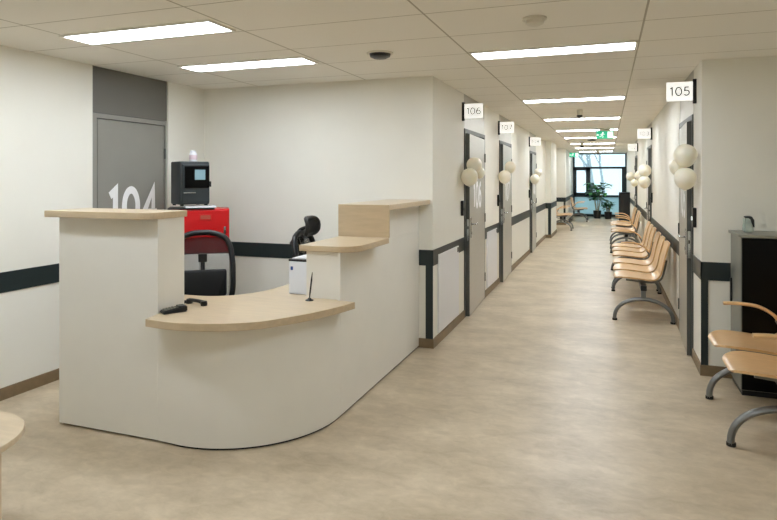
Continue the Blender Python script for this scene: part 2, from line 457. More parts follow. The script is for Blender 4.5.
# card readers beside the doors
def reader(X, s, y, label, led=False):
    d = thing('card_reader', label, 'card reader', (X, y, 1.15), group='black card readers by the doors')
    a, b = sorted((0, s*.03)); c = obj('casing', bx(a, b, -.035, .035, 0, .165, .006), 'black', d)
    a, b = sorted((s*.028, s*.037)); obj('indicator', bx(a, b, -.014, .014, .06, .09), 'exitwhite' if led else 'darkgrey', d)
reader(XC, 1, 6.52, 'black card reader on the left wall before door 106')
reader(XC, 1, 8.85, 'black card reader on the left wall before door 107')
reader(XC, 1, 12.6, 'black card reader on the left wall before door 108')
reader(XR, -1, 5.68, 'black card reader with a white light beside door 105', True)
reader(XR, -1, 10.9, 'black card reader before the second door on the right')

# white flush panels under the stripe
def wpanel(ya, yb, label):
    d = thing('access_hatch', label, 'panel', (XC, (ya+yb)/2, .1), group='white access panels under the left stripe')
    w = (yb-ya)/2
    obj('cover', bx(.001, .018, -w, w, 0, .742, .004), 'panel', d)
    obj('latch', bx(.018, .023, w-.07, w-.03, .68, .73, .002), 'darkgrey', d)
wpanel(5.52, 6.33, 'white access panel on the left wall between corner and door 106')
wpanel(7.98, 8.72, 'white access panel on the left wall between doors 106 and 107')

# ------------------------------------------------------------------ end window
wy = YE-.02
d = thing('window_1', 'dark framed window wall at the end of the corridor', 'window', (0, wy, 0), kind='structure')
xw0, xw1 = XN, XR
bm = nb()
for a in [(xw0, xw1, .78, .86), (xw0, xw1, 1.9, 1.98), (xw0, xw1, .0, .1), (xw0, xw1, C-.03, C), (xw0, xw0+.06, 0, C), (xw1-.17, xw1-.05, .1, 1.95), (xw1-.05, xw1, 0, C)]:
    box(bm, a[0], a[1], -.06, .06, a[2], a[3])
obj('window_frame', bm, 'winframe', d)
bm = nb(); a, b = xw0+.04, xw0+.66
box(bm, a, a+.09, -.1, .05, .84, 1.93); box(bm, b-.17, b, -.1, .05, .84, 1.93); box(bm, a, b, -.1, .05, .84, .95); box(bm, a, b, -.1, .05, 1.84, 1.93)
sash = obj('sash', bm, 'winframe', d)
obj('pane', bx(a+.09, b-.17, -.01, 0, .95, 1.84), 'glass', sash)
obj('pane', bx(b, xw1-.17, -.01, 0, .86, 1.9), 'glass', d)
obj('pane', bx(xw0+.06, xw1-.05, -.01, 0, 1.98, C-.03), 'glass', d)
lp = obj('lower_panel', bx(xw0+.06, xw1-.05, -.015, .0, .1, .78), 'frost', d)
lp['label'] = 'frosted pale blue lower panel'
obj('sill', bx(xw0, xw1, -.12, -.06, .8, .83), 'winframe', d)
obj('valve', bx(-.22, -.18, -.06, -.015, .42, .62), 'winframe', lp)

# outdoors
tag(struct('ground', bx(-30, 30, YE+.3, 70, -.6, -.5), 'snow'), 'snowy ground outside the end window')
def tree(x, y, h, seed, label, r0=.14):
    rnd = random.Random(seed); bm = nb()
    def br(p, dr, L, r, n):
        pts = [p]; q = p; dd = dr
        for k in range(4):
            dd = (dd+Vector((rnd.uniform(-.12, .12), rnd.uniform(-.12, .12), rnd.uniform(-.02, .1)))).normalized()
            q = q+dd*L/4; pts.append(q)
        tube(bm, pts, [r*(1-.18*k) for k in range(5)], 6 if n > 1 else 4)
        if n:
            for k in range(5 if n > 1 else 4):
                i = rnd.choice([2, 3, 4]) if n < 3 else rnd.choice([1, 2, 3, 4])
                a = rnd.uniform(0, 2*PI); e = rnd.uniform(.3, .9)
                nd = (dd*.5+Vector((math.cos(a)*e, math.sin(a)*e, .45))).normalized()
                br(pts[i], nd, L*rnd.uniform(.4, .6), r*.42, n-1)
    br(Vector((0, 0, 0)), Vector((0, 0, 1)), h*.55, r0, 3)
    o = obj('bare_tree', bm, 'bark', None, True); o.location = (x, y, -.52)
    tag(o, label, 'tree', 'bare trees outside the window')
tree(-.55, 32, 9, 1, 'pale bare tree standing straight outside the middle of the end window', .16)
tree(1.6, 38, 9, 2, 'bare branching tree outside the right of the end window', .13)
tree(-2.6, 40, 10, 3, 'bare tree seen through the left sash of the end window', .13)
tree(-.2, 47, 11, 4, 'farthest bare tree outside, behind the pale trunk', .13)

# ------------------------------------------------------------------ ceiling fittings
def light_mesh():
    f = nb(); w, l = 1.17, .275
    for a in [(-w/2, w/2, -l/2, -l/2+.018), (-w/2, w/2, l/2-.018, l/2), (-w/2, -w/2+.018, -l/2, l/2), (w/2-.018, w/2, -l/2, l/2)]:
        box(f, *a, -.012, 0)
    g = bx(-w/2+.018, w/2-.018, -l/2+.018, l/2-.018, -.008, -.002)
    return f, g
L0 = thing('ceiling_light', 'long ceiling light nearest above the left of the reception desk', 'light', (-2.79, 3.12, C), group='recessed ceiling lights')
f, g = light_mesh(); obj('frame', f, 'lampframe', L0); dif = obj('diffuser', g, 'diff', L0)
cl = dif.data.copy(); cl.materials[0] = M['diffc']
for x, y, lb in [(-2.79, 4.28, 'ceiling light above the red cabinet corner, behind the nearest desk light'),
                 (-.385, 4.57, 'widest ceiling light at the mouth of the corridor'),
                 (-.385, 7.53, 'second ceiling light along the corridor, just past sign 106'),
                 (-.385, 10.06, 'third ceiling light along the corridor, with the dark camera in front'),
                 (-.385, 12.55, 'fourth ceiling light along the corridor, partly behind the exit sign'),
                 (-.385, 14.9, 'fifth ceiling light along the corridor, beyond the exit sign'),
                 (-.385, 17.6, 'sixth ceiling light along the corridor'),
                 (-.385, 20.3, 'seventh ceiling light, last but one before the window'),
                 (-.385, 23.1, 'last ceiling light before the end window'),
                 (-2.79, 1.93, 'ceiling light over the lobby in front of the desk'),
                 (-.385, 1.62, 'ceiling light over the lobby in front of the corridor'),
                 (-.385, -1.35, 'added unseen ceiling light in the rear middle of the lobby')]:  # last one: unseen lamp, added to brighten the desk front
    r = dup(L0, (x, y, C), 0, lb, 'recessed ceiling lights')
    if y > 7:
        for c in r.children:
            if c.data == dif.data:
                c.data = cl
# detectors, cameras, access point
d = thing('smoke_detector', 'white round smoke detector on the ceiling before the corridor light', 'detector', (-.4, 3.61, C))
obj('base', lathe(nb(), [(0, 0), (.07, 0), (.07, -.012), (.062, -.016), (0, -.016)]), 'dome', d, True)
obj('sensor_head', lathe(nb(), [(.055, -.016), (.052, -.035), (.03, -.046), (0, -.047)]), 'dome', d, True)
d = thing('ceiling_sensor', 'black round sensor in a pale ring on the ceiling above the desk', 'sensor', (-1.6, 4.23, C))
obj('ring', lathe(nb(), [(0, 0), (.1, 0), (.098, -.01), (.085, -.012), (.08, -.006), (0, -.006)]), 'dome', d, True)
obj('lens', lathe(nb(), [(.08, -.006), (.075, -.03), (.05, -.042), (0, -.045)]), 'black', d, True)
def cam(x, y, label, s=1.):
    d = thing('ceiling_camera', label, 'camera', (x, y, C), group='small hanging ceiling cameras')
    obj('mount', lathe(nb(), [(0, 0), (.045*s, 0), (.043*s, -.05*s), (.04*s, -.085*s), (0, -.085*s)]), 'dome', d, True)
    obj('lens', lathe(nb(), [(.042*s, -.085*s), (.042*s, -.105*s), (.025*s, -.125*s), (0, -.13*s)]), 'black', d, True)
cam(-.36, 8.75, 'grey ceiling camera with dark lens before the third corridor light', .9)
cam(-.64, 17.1, 'dark little ceiling camera beyond the green exit sign', 1.1)
cam(-.31, 22.2, 'farthest dark ceiling camera, close to the end window', 1.2)
d = thing('access_point', 'flat dark disc on the corridor ceiling below the exit sign', 'access point', (-.37, 15.9, C))
obj('disc', lathe(nb(), [(0, 0), (.1, 0), (.1, -.018), (.06, -.03), (0, -.032)]), 'darkgrey', d, True)

def exit_sign(x, y, z, label, rev=False, flag=False):
    d = thing('exit_sign', label, 'exit sign', (x, y, z), group='green exit signs')
    obj('panel', bx(-.155, .155, -.012, .012, -.075, .075, .003), 'green', d)
    bm = nb(); o = -.0135
    # running figure
    lathe(bm, [(0, .001), (.013, .001), (.013, -.001), (0, -.001)], seg=14)
    bmesh.ops.transform(bm, matrix=T(-.035, o, .042) @ eul(90, 0, 0), verts=bm.verts[:])
    for p, r in [([(-.035, o, .03), (-.05, o, -.005)], .011), ([(-.05, o, -.005), (-.03, o, -.03), (-.04, o, -.055)], .006), ([(-.05, o, -.005), (-.07, o, -.03), (-.1, o, -.035)], .006),
                 ([(-.038, o, .022), (-.015, o, .005), (.0, o, .015)], .005), ([(-.04, o, .02), (-.07, o, .015), (-.08, o, -.005)], .005)]:
        tube(bm, p, r, 6, sx=.15 if False else 1)
    for v in bm.verts: v.co.y = o+(v.co.y-o)*.12
    obj('running_figure', bm, 'exitwhite', d)
    bm = nb(); box(bm, .05, .14, o-.001, o+.001, -.06, .06); obj('doorway', bm, 'exitwhite', d)
    bm = nb(); tube(bm, [(-.14, o, 0), (-.105, o, 0)], .008, 6)
    bmesh.ops.create_cone(bm, cap_ends=True, segments=3, radius1=.022, radius2=.022, depth=.002, matrix=T(-.135, o, 0) @ eul(90, 0, 0))
    for v in bm.verts: v.co.y = o+(v.co.y-o)*.12
    obj('arrow', bm, 'exitwhite', d)
    if flag: obj('bracket', bx(-.19, -.15, -.014, .014, -.05, .05), 'dome', d)
    else: obj('bracket', bx(-.1, .1, -.015, .015, .072, C-z), 'dome', d)
exit_sign(-.045, 12.4, 2.39, 'green emergency exit sign hanging under the corridor ceiling')
exit_sign(-1.07, 21.6, 2.33, 'far green exit sign on the left wall beside the end window', flag=True)

# ------------------------------------------------------------------ reception desk
D = thing('reception_desk', 'white curved reception desk with maple tops and raised ledges', 'reception desk', (0, 0, 0))
obj('tall_block', bx(-3.28, -2.505, 2.9, 3.14, .014, 1.325, .002), 'white', D)
arc = [(-2.505, 2.9), (-2.33, 2.89)]
for k in range(1, 17):
    a = -PI/2+k/17*PI/2; arc.append((-2.33+.69*math.cos(a), 3.58+.69*math.sin(a)))
arc.append((-1.64, 3.6))
def inset(P, w):
    out = []
    for i, p in enumerate(P):
        a = Vector(P[max(i-1, 0)]); b = Vector(P[min(i+1, len(P)-1)]); d_ = (b-a).normalized()
        out.append((p[0]-d_.y*w, p[1]+d_.x*w))
    return out
obj('curved_front', prism(nb(), arc+inset(arc, .022)[::-1], .014, .72), 'white', D, True)
bm = nb(); box(bm, -1.662, -1.64, 3.603, 5.355, .014, 1.08, .001)
obj('side_panel', bm, 'white', D)
obj('low_block', bx(-1.9, -1.6625, 3.625, 4.9, .766, 1.08, .002), 'white', D)
obj('high_block', bx(-1.93, -1.64, 4.257, 5.355, 1.0801, 1.325, .002), 'white', D)
ins = inset([(-3.27, 2.91)]+[(-2.505, 2.91)]+arc[1:]+[(-1.64, 5.35)], .012)
obj('plinth', prism(nb(), ins+inset(ins, .02)[::-1], 0, .02), 'black', D)
front = [(p.x, p.y) for p in catmull([(-2.44, 2.76), (-2.27, 2.748), (-2.077, 2.79), (-1.913, 2.868), (-1.79, 2.985), (-1.66, 3.21), (-1.575, 3.44), (-1.535, 3.6)], 6)]
back = [(p.x, p.y) for p in catmull([(-2.265, 4.3), (-2.266, 4.02), (-2.275, 3.845), (-2.31, 3.69), (-2.36, 3.595), (-2.44, 3.5), (-2.58, 3.44), (-2.8, 3.43)], 6)]
outl = [(-2.475, 2.765)]+front+[(-1.664, 3.615), (-1.664, 5.34), (-2.265, 5.34)]+back+[(-3.26, 3.43), (-3.26, 3.143), (-2.503, 3.143), (-2.503, 2.897)]
obj('work_surface', prism(nb(), outl, .722, .766, .003), 'wood', D)
def rounded(x0, x1, y0, y1, r, corner='fr', n=8):
    p = [(x0, y0)]
    for k in range(n+1):
        a = -PI/2+k/n*PI/2; p.append((x1-r+r*math.cos(a), y0+r+r*math.sin(a)))
    return p+[(x1, y1), (x0, y1)]
obj('ledge', prism(nb(), rounded(-3.3, -2.492, 2.81, 3.15, .09), 1.326, 1.366, .003), 'wood', D)
obj('ledge', prism(nb(), rounded(-1.935, -1.53, 3.59, 4.235, .15), 1.081, 1.121, .003), 'wood', D)
obj('ledge', bx(-1.945, -1.53, 4.255, 5.355, 1.326, 1.366, .002), 'wood', D)
obj('end_panel', bx(-1.945, -1.53, 4.235, 4.255, 1.121, 1.366, .001), 'wood', D)

# things on the desk
t_ = thing('payment_terminal', 'black keypad terminal with small display at the left end of the low counter', 'terminal', (-2.445, 2.965, .766), R(20))
def wedge(w, l, h0, h1, bev):
    b = bmesh.new(); bmesh.ops.create_cube(b, size=1)
    for v in b.verts:
        top = v.co.z > 0
        v.co = Vector((v.co.x*w*(.88 if top else 1), v.co.y*l, (h0+(h1-h0)*(v.co.y+.5)) if top else 0))
    bmesh.ops.bevel(b, geom=b.edges[:], offset=bev, segments=2, affect='EDGES'); return b
rot = Matrix.Rotation(R(-52), 4, 'Z')
def rb(b): bmesh.ops.transform(b, matrix=rot, verts=b.verts[:]); return b
obj('body', rb(wedge(.105, .185, .02, .046, .007)), 'black', t_, True)
bm = nb()
sl = (.046-.02)/.185
for i in range(3):
    for j in range(4):
        x, y = -.026+i*.026, -.065+j*.022
        z = .02+(y+.0925)*sl
        box(bm, x-.008, x+.008, y-.007, y+.007, z-.003, z+.006, .001)
obj('keypad', rb(bm), 'cabgrey', t_)
b2 = nb(); box(b2, -.03, .03, .03, .072, .036, .0465); obj('display', rb(b2), 'darkgrey', t_)
t_.scale = (.78, .78, .78)
h_ = thing('telephone_handset', 'black handset with cord lying on the counter beside the keypad terminal', 'handset', (-2.455, 3.19, .766), R(-12))
h_.scale = (.9, .9, .9)
bm = nb(); tube(bm, [(-.07, 0, .02), (-.03, 0, .027), (.03, 0, .027), (.075, 0, .02)], [.017, .013, .013, .017], 12)
for x in (-.07, .08):
    lathe(bm, [(0, 0), (.022, 0), (.024, .015), (.02, .032), (0, .036)], (x, 0, 0), 14)
obj('handset', bm, 'black', h_, True)
bm = nb(); P = []
for k in range(120):
    a = k*.9; u = k/119
    P.append((-.075-.03*u+.008*math.cos(a), .03-.075*u*1.1+.008*math.sin(a)*.6, .012+.008*math.sin(a)))
tube(bm, P, .003, 6); obj('coiled_cord', bm, 'black', h_, True)
d = thing('pen_on_stand', 'black counter pen standing upright in a small round base', 'pen', (-1.835, 3.545, .766))
obj('base', lathe(nb(), [(0, 0), (.027, 0), (.027, .004), (.014, .009), (.008, .018), (0, .018)]), 'black', d, True)
bm = nb(); tube(bm, [(0, 0, .012), (.004, 0, .05), (.014, .003, .14), (.019, .004, .185)], [.003, .0055, .0055, .002], 10); obj('pen', bm, 'black', d, True)
d = thing('computer_box', 'white upright box with blue mark on the counter behind the low ledge', 'box', (-1.99, 3.83, .767))
obj('casing', bx(-.085, .085, -.13, .13, 0, .225, .004), 'boxwhite', d)
obj('lid', bx(-.087, .087, -.132, .132, .2255, .24, .003), 'black', d)
obj('blue_mark', bx(-.07, -.052, -.132, -.1295, .165, .19), 'blue', d)
tag(obj('paper_sheet', box(nb(), -.07, .08, -.1, .12, 0, .004), 'paper'), 'white papers lying on top of the upright white box', 'paper').location = (-1.995, 3.83, 1.0075)

# ------------------------------------------------------------------ office chairs
def office_chair(name, label, loc, rz, head):
    d = thing(name, label, 'office chair', loc, rz, 'black mesh office chairs')     # faces local +y
    for k in range(5):
        a = 2*PI*k/5+.3; bm = nb()
        tube(bm, [(.03*math.cos(a), .03*math.sin(a), .11), (.17*math.cos(a), .17*math.sin(a), .095), (.3*math.cos(a), .3*math.sin(a), .07)], [.03, .024, .018], 10)
        lg = obj('base_arm', bm, 'black', d, True)
        bm = nb(); q = Vector((.3*math.cos(a), .3*math.sin(a), .028)); w = Vector((-math.sin(a), math.cos(a), 0))
        cyl(bm, q-w*.024, q+w*.024, .028, seg=16); cyl(bm, q+Vector((0, 0, .02)), q+Vector((0, 0, .06)), .01)
        obj('caster', bm, 'rubber', lg, True)
    bm = nb(); cyl(bm, (0, 0, .1), (0, 0, .28), .03); cyl(bm, (0, 0, .28), (0, 0, .42), .018); obj('gas_column', bm, 'steel', d, True)
    obj('seat', bx(-.25, .25, -.23, .25, .43, .5, .03, 4), 'mesh', d, True)
    obj('mechanism', bx(-.1, .1, -.12, .12, .39, .43, .01), 'black', d)
    for s in (-1, 1):
        bm = nb(); tube(bm, catmull([(s*.24, -.02, .44), (s*.3, -.03, .47), (s*.31, -.03, .54), (s*.31, -.02, .6)], 6), .016, 10)
        ar = obj('armrest', bm, 'black', d, True)
        obj('arm_pad', bx(s*.31-.04, s*.31+.04, -.13, .13, .6, .63, .012, 3), 'black', ar, True)
    # curved back: frame, net, band, lumbar pad
    def by(z): return -.235-.09*((z-.5)/.65)**1.2+.03*math.sin((z-.5)/.65*PI)
    prof = [(.2, .52), (.235, .66), (.24, .8), (.235, .92), (.215, 1.03), (.17, 1.1), (.08, 1.135), (0, 1.14)]
    loop = [(x, by(z), z) for x, z in prof]+[(-x, by(z), z) for x, z in prof[::-1][1:]]
    bm = nb(); tube(bm, catmull(loop, 5), .023, 10); tube(bm, [(-.2, by(.52), .52), (.2, by(.52), .52)], .018, 10); obj('back_frame', bm, 'black', d, True)
    bm = nb(); rows = []
    zs = [.52+.62*i/20 for i in range(21)]
    def wid(z):
        for (x0, z0), (x1, z1) in zip(prof, prof[1:]):
            if z0 <= z <= z1: return x0+(x1-x0)*(z-z0)/(z1-z0)
        return .02
    for z in zs: rows.append([bm.verts.new((wid(z)*u, by(z)-.035*(1-u*u), z)) for u in [i/8-1 for i in range(17)]])
    for a, b in zip(rows, rows[1:]):
        for i in range(16): bm.faces.new((a[i], a[i+1], b[i+1], b[i]))
    obj('back_net', bm, 'net', d, True)
    bm = nb(); rows = []
    for z in [.965, 1.0, 1.03, 1.06, 1.1]:
        rows.append([bm.verts.new((wid(z)*u, by(z)-.035*(1-u*u)-.008, z)) for u in [i/8-1 for i in range(17)]])
    for a, b in zip(rows, rows[1:]):
        for i in range(16): bm.faces.new((a[i], a[i+1], b[i+1], b[i]))
    obj('upper_band', bm, 'netdark', d, True)
    bm = nb(); box(bm, -.19, .19, by(.74)-.06, by(.74)-.02, .62, .84, .018, 3); obj('lumbar_pad', bm, 'mesh', d, True)
    bm = nb(); tube(bm, catmull([(0, -.1, .42), (0, -.24, .43), (0, -.32, .5), (0, -.345, .7), (0, -.37, .95)], 6), [.03]*25, 10, sx=1.2, sy=.6); obj('spine', bm, 'black', d, True)
    obj('height_latch', bx(-.035, .035, by(.95)-.06, by(.95)-.02, .9, .97, .006), 'black', d)
    if head:
        bm = nb(); tube(bm, catmull([(0, by(1.02)-.03, 1.0), (0, by(1.1)-.05, 1.1), (0, by(1.1)-.02, 1.16), (0, -.25, 1.19)], 6), .016, 10); obj('head_stem', bm, 'black', d, True)
        bm = nb()
        def hp(u, v): return Vector((u*.14, -.235+.03*u*u-.02*(v*v), 1.195+v*.075))
        loop = []
        for k in range(28):
            a = 2*PI*k/28; cx, cy = math.cos(a), math.sin(a)
            e = .55; loop.append(hp(math.copysign(abs(cx)**e, cx), math.copysign(abs(cy)**e, cy)))
        tube(bm, loop+[loop[0], loop[1]], .017, 8, caps=False)
        hd = obj('headrest', bm, 'black', d, True)
        bm = nb(); rows = [[bm.verts.new(hp(-.95+1.9*i/8, -.95+1.9*j/6)) for i in range(9)] for j in range(7)]
        for a, b in zip(rows, rows[1:]):
            for i in range(8): bm.faces.new((a[i], a[i+1], b[i+1], b[i]))
        obj('headrest_net', bm, 'mesh', hd, True)
        # shoulder arc under the headrest
        bm = nb(); tube(bm, catmull([(-.12, by(1.1)-.05, 1.05), (-.06, by(1.1)-.03, 1.11), (0, by(1.1)-.03, 1.125), (.06, by(1.1)-.03, 1.11), (.12, by(1.1)-.05, 1.05)], 5), .018, 8); obj('shoulder_arc', bm, 'black', d, True)
    return d
office_chair('office_chair', 'black mesh office chair with arched back in front of the red cabinet', (-2.905, 3.845, 0), R(216), False).scale = (.985, .985, .985)
office_chair('office_chair', 'black office chair with headrest showing above the low maple ledge', (-2.135, 4.6, 0), R(-84), True).scale = (.97, .97, .97)

# ------------------------------------------------------------------ red cabinet and what stands on it
CR = R(36)
CX, CY = -3.53, 4.64
d = thing('white_cabinet', 'white low cabinet under the red metal box, seen through the office chair back', 'cabinet', (CX, CY, 0), CR)
obj('carcass', bx(-.255, .255, -.14, .17, .04, .885, .003), 'white', d)
obj('plinth', bx(-.245, .245, -.125, .165, 0, .04), 'black', d)
for x0, x1 in ((-.253, -.002), (.002, .253)): obj('door', bx(x0, x1, -.157, -.141, .05, .88, .002), 'white', d)
d = thing('red_cabinet', 'red metal cabinet box in the corner behind the reception desk', 'cabinet', (CX, CY, .886), CR)
obj('body', bx(-.26, .26, -.14, .17, 0, .399, .004), 'red', d)
dr = obj('door', bx(-.25, .25, -.158, -.141, .012, .388, .004), 'red', d)
obj('label_holder', bx(.0, .105, -.163, -.158, .3, .355, .002), 'red', dr)
obj('label_card', bx(.01, .095, -.1645, -.163, .31, .345), pmat('faded_label', '#B5503C', .5), dr)
obj('handle', bx(.21, .23, -.172, -.158, .17, .24, .004), 'silver', dr)
def on_cab(x, y, z):
    return (CX+x*math.cos(CR)-y*math.sin(CR), CY+x*math.sin(CR)+y*math.cos(CR), z)
d = thing('tray', 'black flat tray on the red cabinet under the dark machine', 'tray', on_cab(-.07, .01, 1.286), CR)
obj('tray_base', bx(-.2, .2, -.17, .16, 0, .012, .003), 'black', d)
o = tag(obj('paper_stack', bx(-.13, .13, -.1, .1, 0, .016), 'paper'), 'stack of white paper sticking out beneath the dark machine', 'paper'); o.location = on_cab(.0, -.06, 1.2985); o.rotation_euler = (0, 0, CR+R(8))
MZ = 1.3155
d = thing('desktop_machine', 'dark grey machine with a small lit screen on top of the red cabinet', 'machine', on_cab(-.085, .0, MZ), R(58))
obj('housing', bx(-.135, .135, -.125, .125, .012, .4, .012, 3), 'darkgrey', d, True)
fp = obj('front_panel', bx(-.12, .13, -.14, -.124, .03, .375, .006), 'darkgrey', d)
obj('bezel', bx(-.1, .125, -.147, -.139, .16, .36, .006), 'blackgloss', fp)
obj('screen', bx(-.01, .085, -.15, -.146, .235, .325), 'screen', fp)
obj('slot', bx(-.11, .0, -.145, -.139, .115, .122), 'silver', fp)
obj('key', bx(.13, .15, -.13, -.11, .17, .22, .003), 'black', d)
for x in (-.11, .11):
    for y in (-.1, .1): obj('foot', lathe(nb(), [(0, 0), (.016, 0), (.016, .014), (0, .014)], (x, y, 0), 12), 'rubber', d)
d = thing('small_bottle', 'small white and pink bottle standing on the dark machine', 'bottle', on_cab(-.06, .06, MZ+.4005))
obj('bottle', lathe(nb(), [(0, 0), (.033, 0), (.035, .005), (.035, .072), (.028, .082), (0, .082)]), 'paper', d, True)
obj('band', lathe(nb(), [(.0354, .02), (.0358, .022), (.0358, .06), (.0354, .062)]), 'pink', d, True)
obj('cap', lathe(nb(), [(0, .082), (.026, .082), (.026, .102), (0, .104)]), 'paper', d, True)

# ------------------------------------------------------------------ beam seating
def shell(pts, w0, rfront, rback, thick=.016, n=12):
    """plywood sheet following the side profile pts (x, z), rounded at its free end."""
    P = [Vector((p.x, 0, p.z)) for p in catmull([(x, 0, z) for x, z in pts], 12)]
    S = [0.]
    for a, b in zip(P, P[1:]): S.append(S[-1]+(b-a).length)
    L = S[-1]; bm = nb(); top = []; bot = []
    for i, p in enumerate(P):
        dd = (P[min(i+1, len(P)-1)]-P[max(i-1, 0)]).normalized(); nn = Vector((-dd.z, 0, dd.x))
        w = w0
        if rfront and S[i] < rfront: q = 1-S[i]/rfront; w = w0-rfront*(1-math.sqrt(max(0, 1-q*q)))
        if rback and L-S[i] < rback: q = 1-(L-S[i])/rback; w = w0-rback*(1-math.sqrt(max(0, 1-q*q)))
        ys = [w*(2*k/n-1) for k in range(n+1)]
        # slight dish across the width
        top.append([bm.verts.new(p+nn*(thick/2+.012*(y/w0)**2)+Vector((0, y, 0))) for y in ys])
        bot.append([bm.verts.new(p-nn*(thick/2-.012*(y/w0)**2)+Vector((0, y, 0))) for y in ys])
    m = len(P)
    for i in range(m-1):
        for k in range(n):
            bm.faces.new((top[i][k], top[i][k+1], top[i+1][k+1], top[i+1][k]))
            bm.faces.new((bot[i][k], bot[i+1][k], bot[i+1][k+1], bot[i][k+1]))
        for k in (0, n):
            bm.faces.new((top[i][k], top[i+1][k], bot[i+1][k], bot[i][k]))
    for i in (0, m-1):
        for k in range(n): bm.faces.new((top[i][k], bot[i][k], bot[i][k+1], top[i][k+1]))
    return bm
BC = {}
def shared(key, f, m, name, parent, smooth=True):
    if key not in BC:
        o = obj(name, f(), m, parent, smooth); BC[key] = o.data; return o
    o = bpy.data.objects.new(name, BC[key]); COL.objects.link(o); o.parent = parent; return o
def bench(n, pitch, legoff, armoff, loc, rz, label, arms=(1, 1)):
    d = thing('waiting_bench', label, 'bench', loc, rz, 'beech waiting benches')
    hw = (n-1)/2*pitch
    for i in range(n):
        y = -hw+i*pitch
        s = shared('seat', lambda: shell([(0, .43), (.008, .439), (.03, .447), (.09, .452), (.22, .446), (.34, .434), (.41, .438), (.455, .462)], .235, .15, 0), 'ply', 'seat', d); s.location = (0, y, 0)
        b = shared('back', lambda: shell([(.455, .462), (.482, .5), (.502, .57), (.522, .67), (.55, .78), (.572, .85)], .225, 0, .09), 'ply', 'backrest', d); b.location = (0, y, 0)
        for q in (-.13, .13):
            c = shared('sup', lambda: tube(nb(), catmull([(.12, 0, .425), (.3, 0, .41), (.42, 0, .412), (.49, 0, .46), (.517, 0, .56), (.537, 0, .66)], 6), .011, 8), 'steel', 'seat_bracket', d)
            c.location = (0, y+q, 0)
    obj('beam', bx(.265, .325, -hw-legoff-.06, hw+legoff+.06, .345, .4, .004), 'black', d)
    for s in (-1, 1):
        def legm():
            bm = nb(); P = [(.295-.295*math.cos(PI*k/24), 0, .012+.235*math.sin(PI*k/24)**.85) for k in range(25)]
            tube(bm, P, .026, 10, sx=1., sy=.8); box(bm, .27, .32, -.022, .022, .235, .36, .006); return bm
        l = shared('leg', legm, 'steel', 'leg', d); l.location = (0, s*(hw+legoff), 0)
        for x in (.003, .587):
            c = shared('foot', lambda: lathe(nb(), [(0, 0), (.026, 0), (.026, .02), (0, .022)], (0, 0, 0), 14), 'rubber', 'foot_cap', l); c.location = (x, 0, 0)
    for s, on in zip((-1, 1), arms):
        if not on: continue
        P = catmull([(.1, 0, .672), (.2, 0, .676), (.32, 0, .662), (.41, 0, .612), (.45, 0, .56)], 6)
        a = shared('arm', lambda: tube(nb(), P, .021, 10, sx=1., sy=.6), 'ply', 'armrest', d); a.location = (0, s*(hw+armoff), 0)
        q = shared('armsup', lambda: tube(nb(), catmull([(.43, 0, .575), (.465, 0, .5), (.44, 0, .41), (.37, 0, .372), (.32, 0, .372)], 6), .012, 8), 'steel', 'arm_support', a)
    return d
bench(2, .56, .12, .19, (.68, 4.415, 0), 0, 'beech two seat bench with armrests in front of the black cabinet')
bench(3, .6, .29, .3, (.075, 8.01, 0), 0, 'nearest three seat beech bench along the right corridor wall, past door 105', arms=(0, 1))
bench(3, .6, .29, .3, (.075, 10.0, 0), 0, 'second three seat beech bench along the right corridor wall', arms=(0, 1))
bench(2, .58, .12, .26, (.075, 13.75, 0), 0, 'beech bench on the right wall just beyond the second right door')
bench(2, .58, .12, .26, (.075, 15.55, 0), 0, 'farthest beech bench on the right wall, below the glowing sign')
bench(2, .58, .12, .26, (-.99, 18.9, 0), PI, 'bench on the left wall before the corridor narrows')
bench(2, .58, .12, .26, (-.67, 22.75, 0), PI, 'bench on the left wall next to the end window')

# ------------------------------------------------------------------ black cabinets
d = thing('black_cabinet', 'tall black fronted cabinet with grey sides at the right lobby wall', 'cabinet', (.905, 5.14, 0))
obj('carcass', bx(0, .8, -.185, .2, .04, 1.14, .003), 'cabgrey', d)
obj('plinth', bx(.01, .79, -.17, .19, 0, .04), 'black', d)
obj('door', bx(.004, .398, -.205, -.186, .05, 1.135, .002), 'blackgloss', d)
obj('door', bx(.402, .797, -.205, -.186, .05, 1.135, .002), 'blackgloss', d)
top = []
for k in range(7): a = PI+k/6*PI/2; top.append((.05+.065*math.cos(a), -.165+.06*math.sin(a)))
obj('top', prism(nb(), top+[(.815, -.225), (.815, .205), (-.015, .205)], 1.141, 1.162, .003), 'cabgrey', d)
obj('handle', bx(-.014, 0, .13, .155, .6, .8, .004), 'black', d)  # a dark slot at the rear of the left side, drawn as a bar
d = thing('glass_ornament', 'small pale green glass ornament with dark top on the black cabinet', 'ornament', (.985, 5.14, 1.163))
bm = bmesh.new(); bmesh.ops.create_cube(bm, size=1)
for v in bm.verts:
    up_ = v.co.z > 0; k = .72 if up_ else 1
    v.co = Vector((v.co.x*.075*k+(-.004 if up_ else 0), v.co.y*.05*k, 0 if not up_ else (.118 if v.co.x < 0 else .112)))
bmesh.ops.bevel(bm, geom=bm.edges[:], offset=.012, segments=2, affect='EDGES')
obj('body', bm, 'glassy', d, True)
bm = nb(); tube(bm, [(.012, -.012, .114), (.027, -.014, .09), (.036, -.014, .04)], [.012, .012, .004], 8); obj('dark_wing', bm, 'darkgrey', d, True)
obj('cap', bx(-.026, .018, -.02, .02, .108, .122, .005), 'darkgrey', d)
d = thing('dark_cabinet', 'low black cabinet beside the plants at the end of the corridor', 'cabinet', (.552, 21.8, 0))
obj('carcass', bx(-.17, .15, -.4, .4, .03, 1.04, .004), 'black', d); obj('plinth', bx(-.15, .14, -.38, .38, 0, .03), 'black', d)
obj('top', bx(-.18, .152, -.41, .41, 1.04, 1.06, .003), 'blackgloss', d)
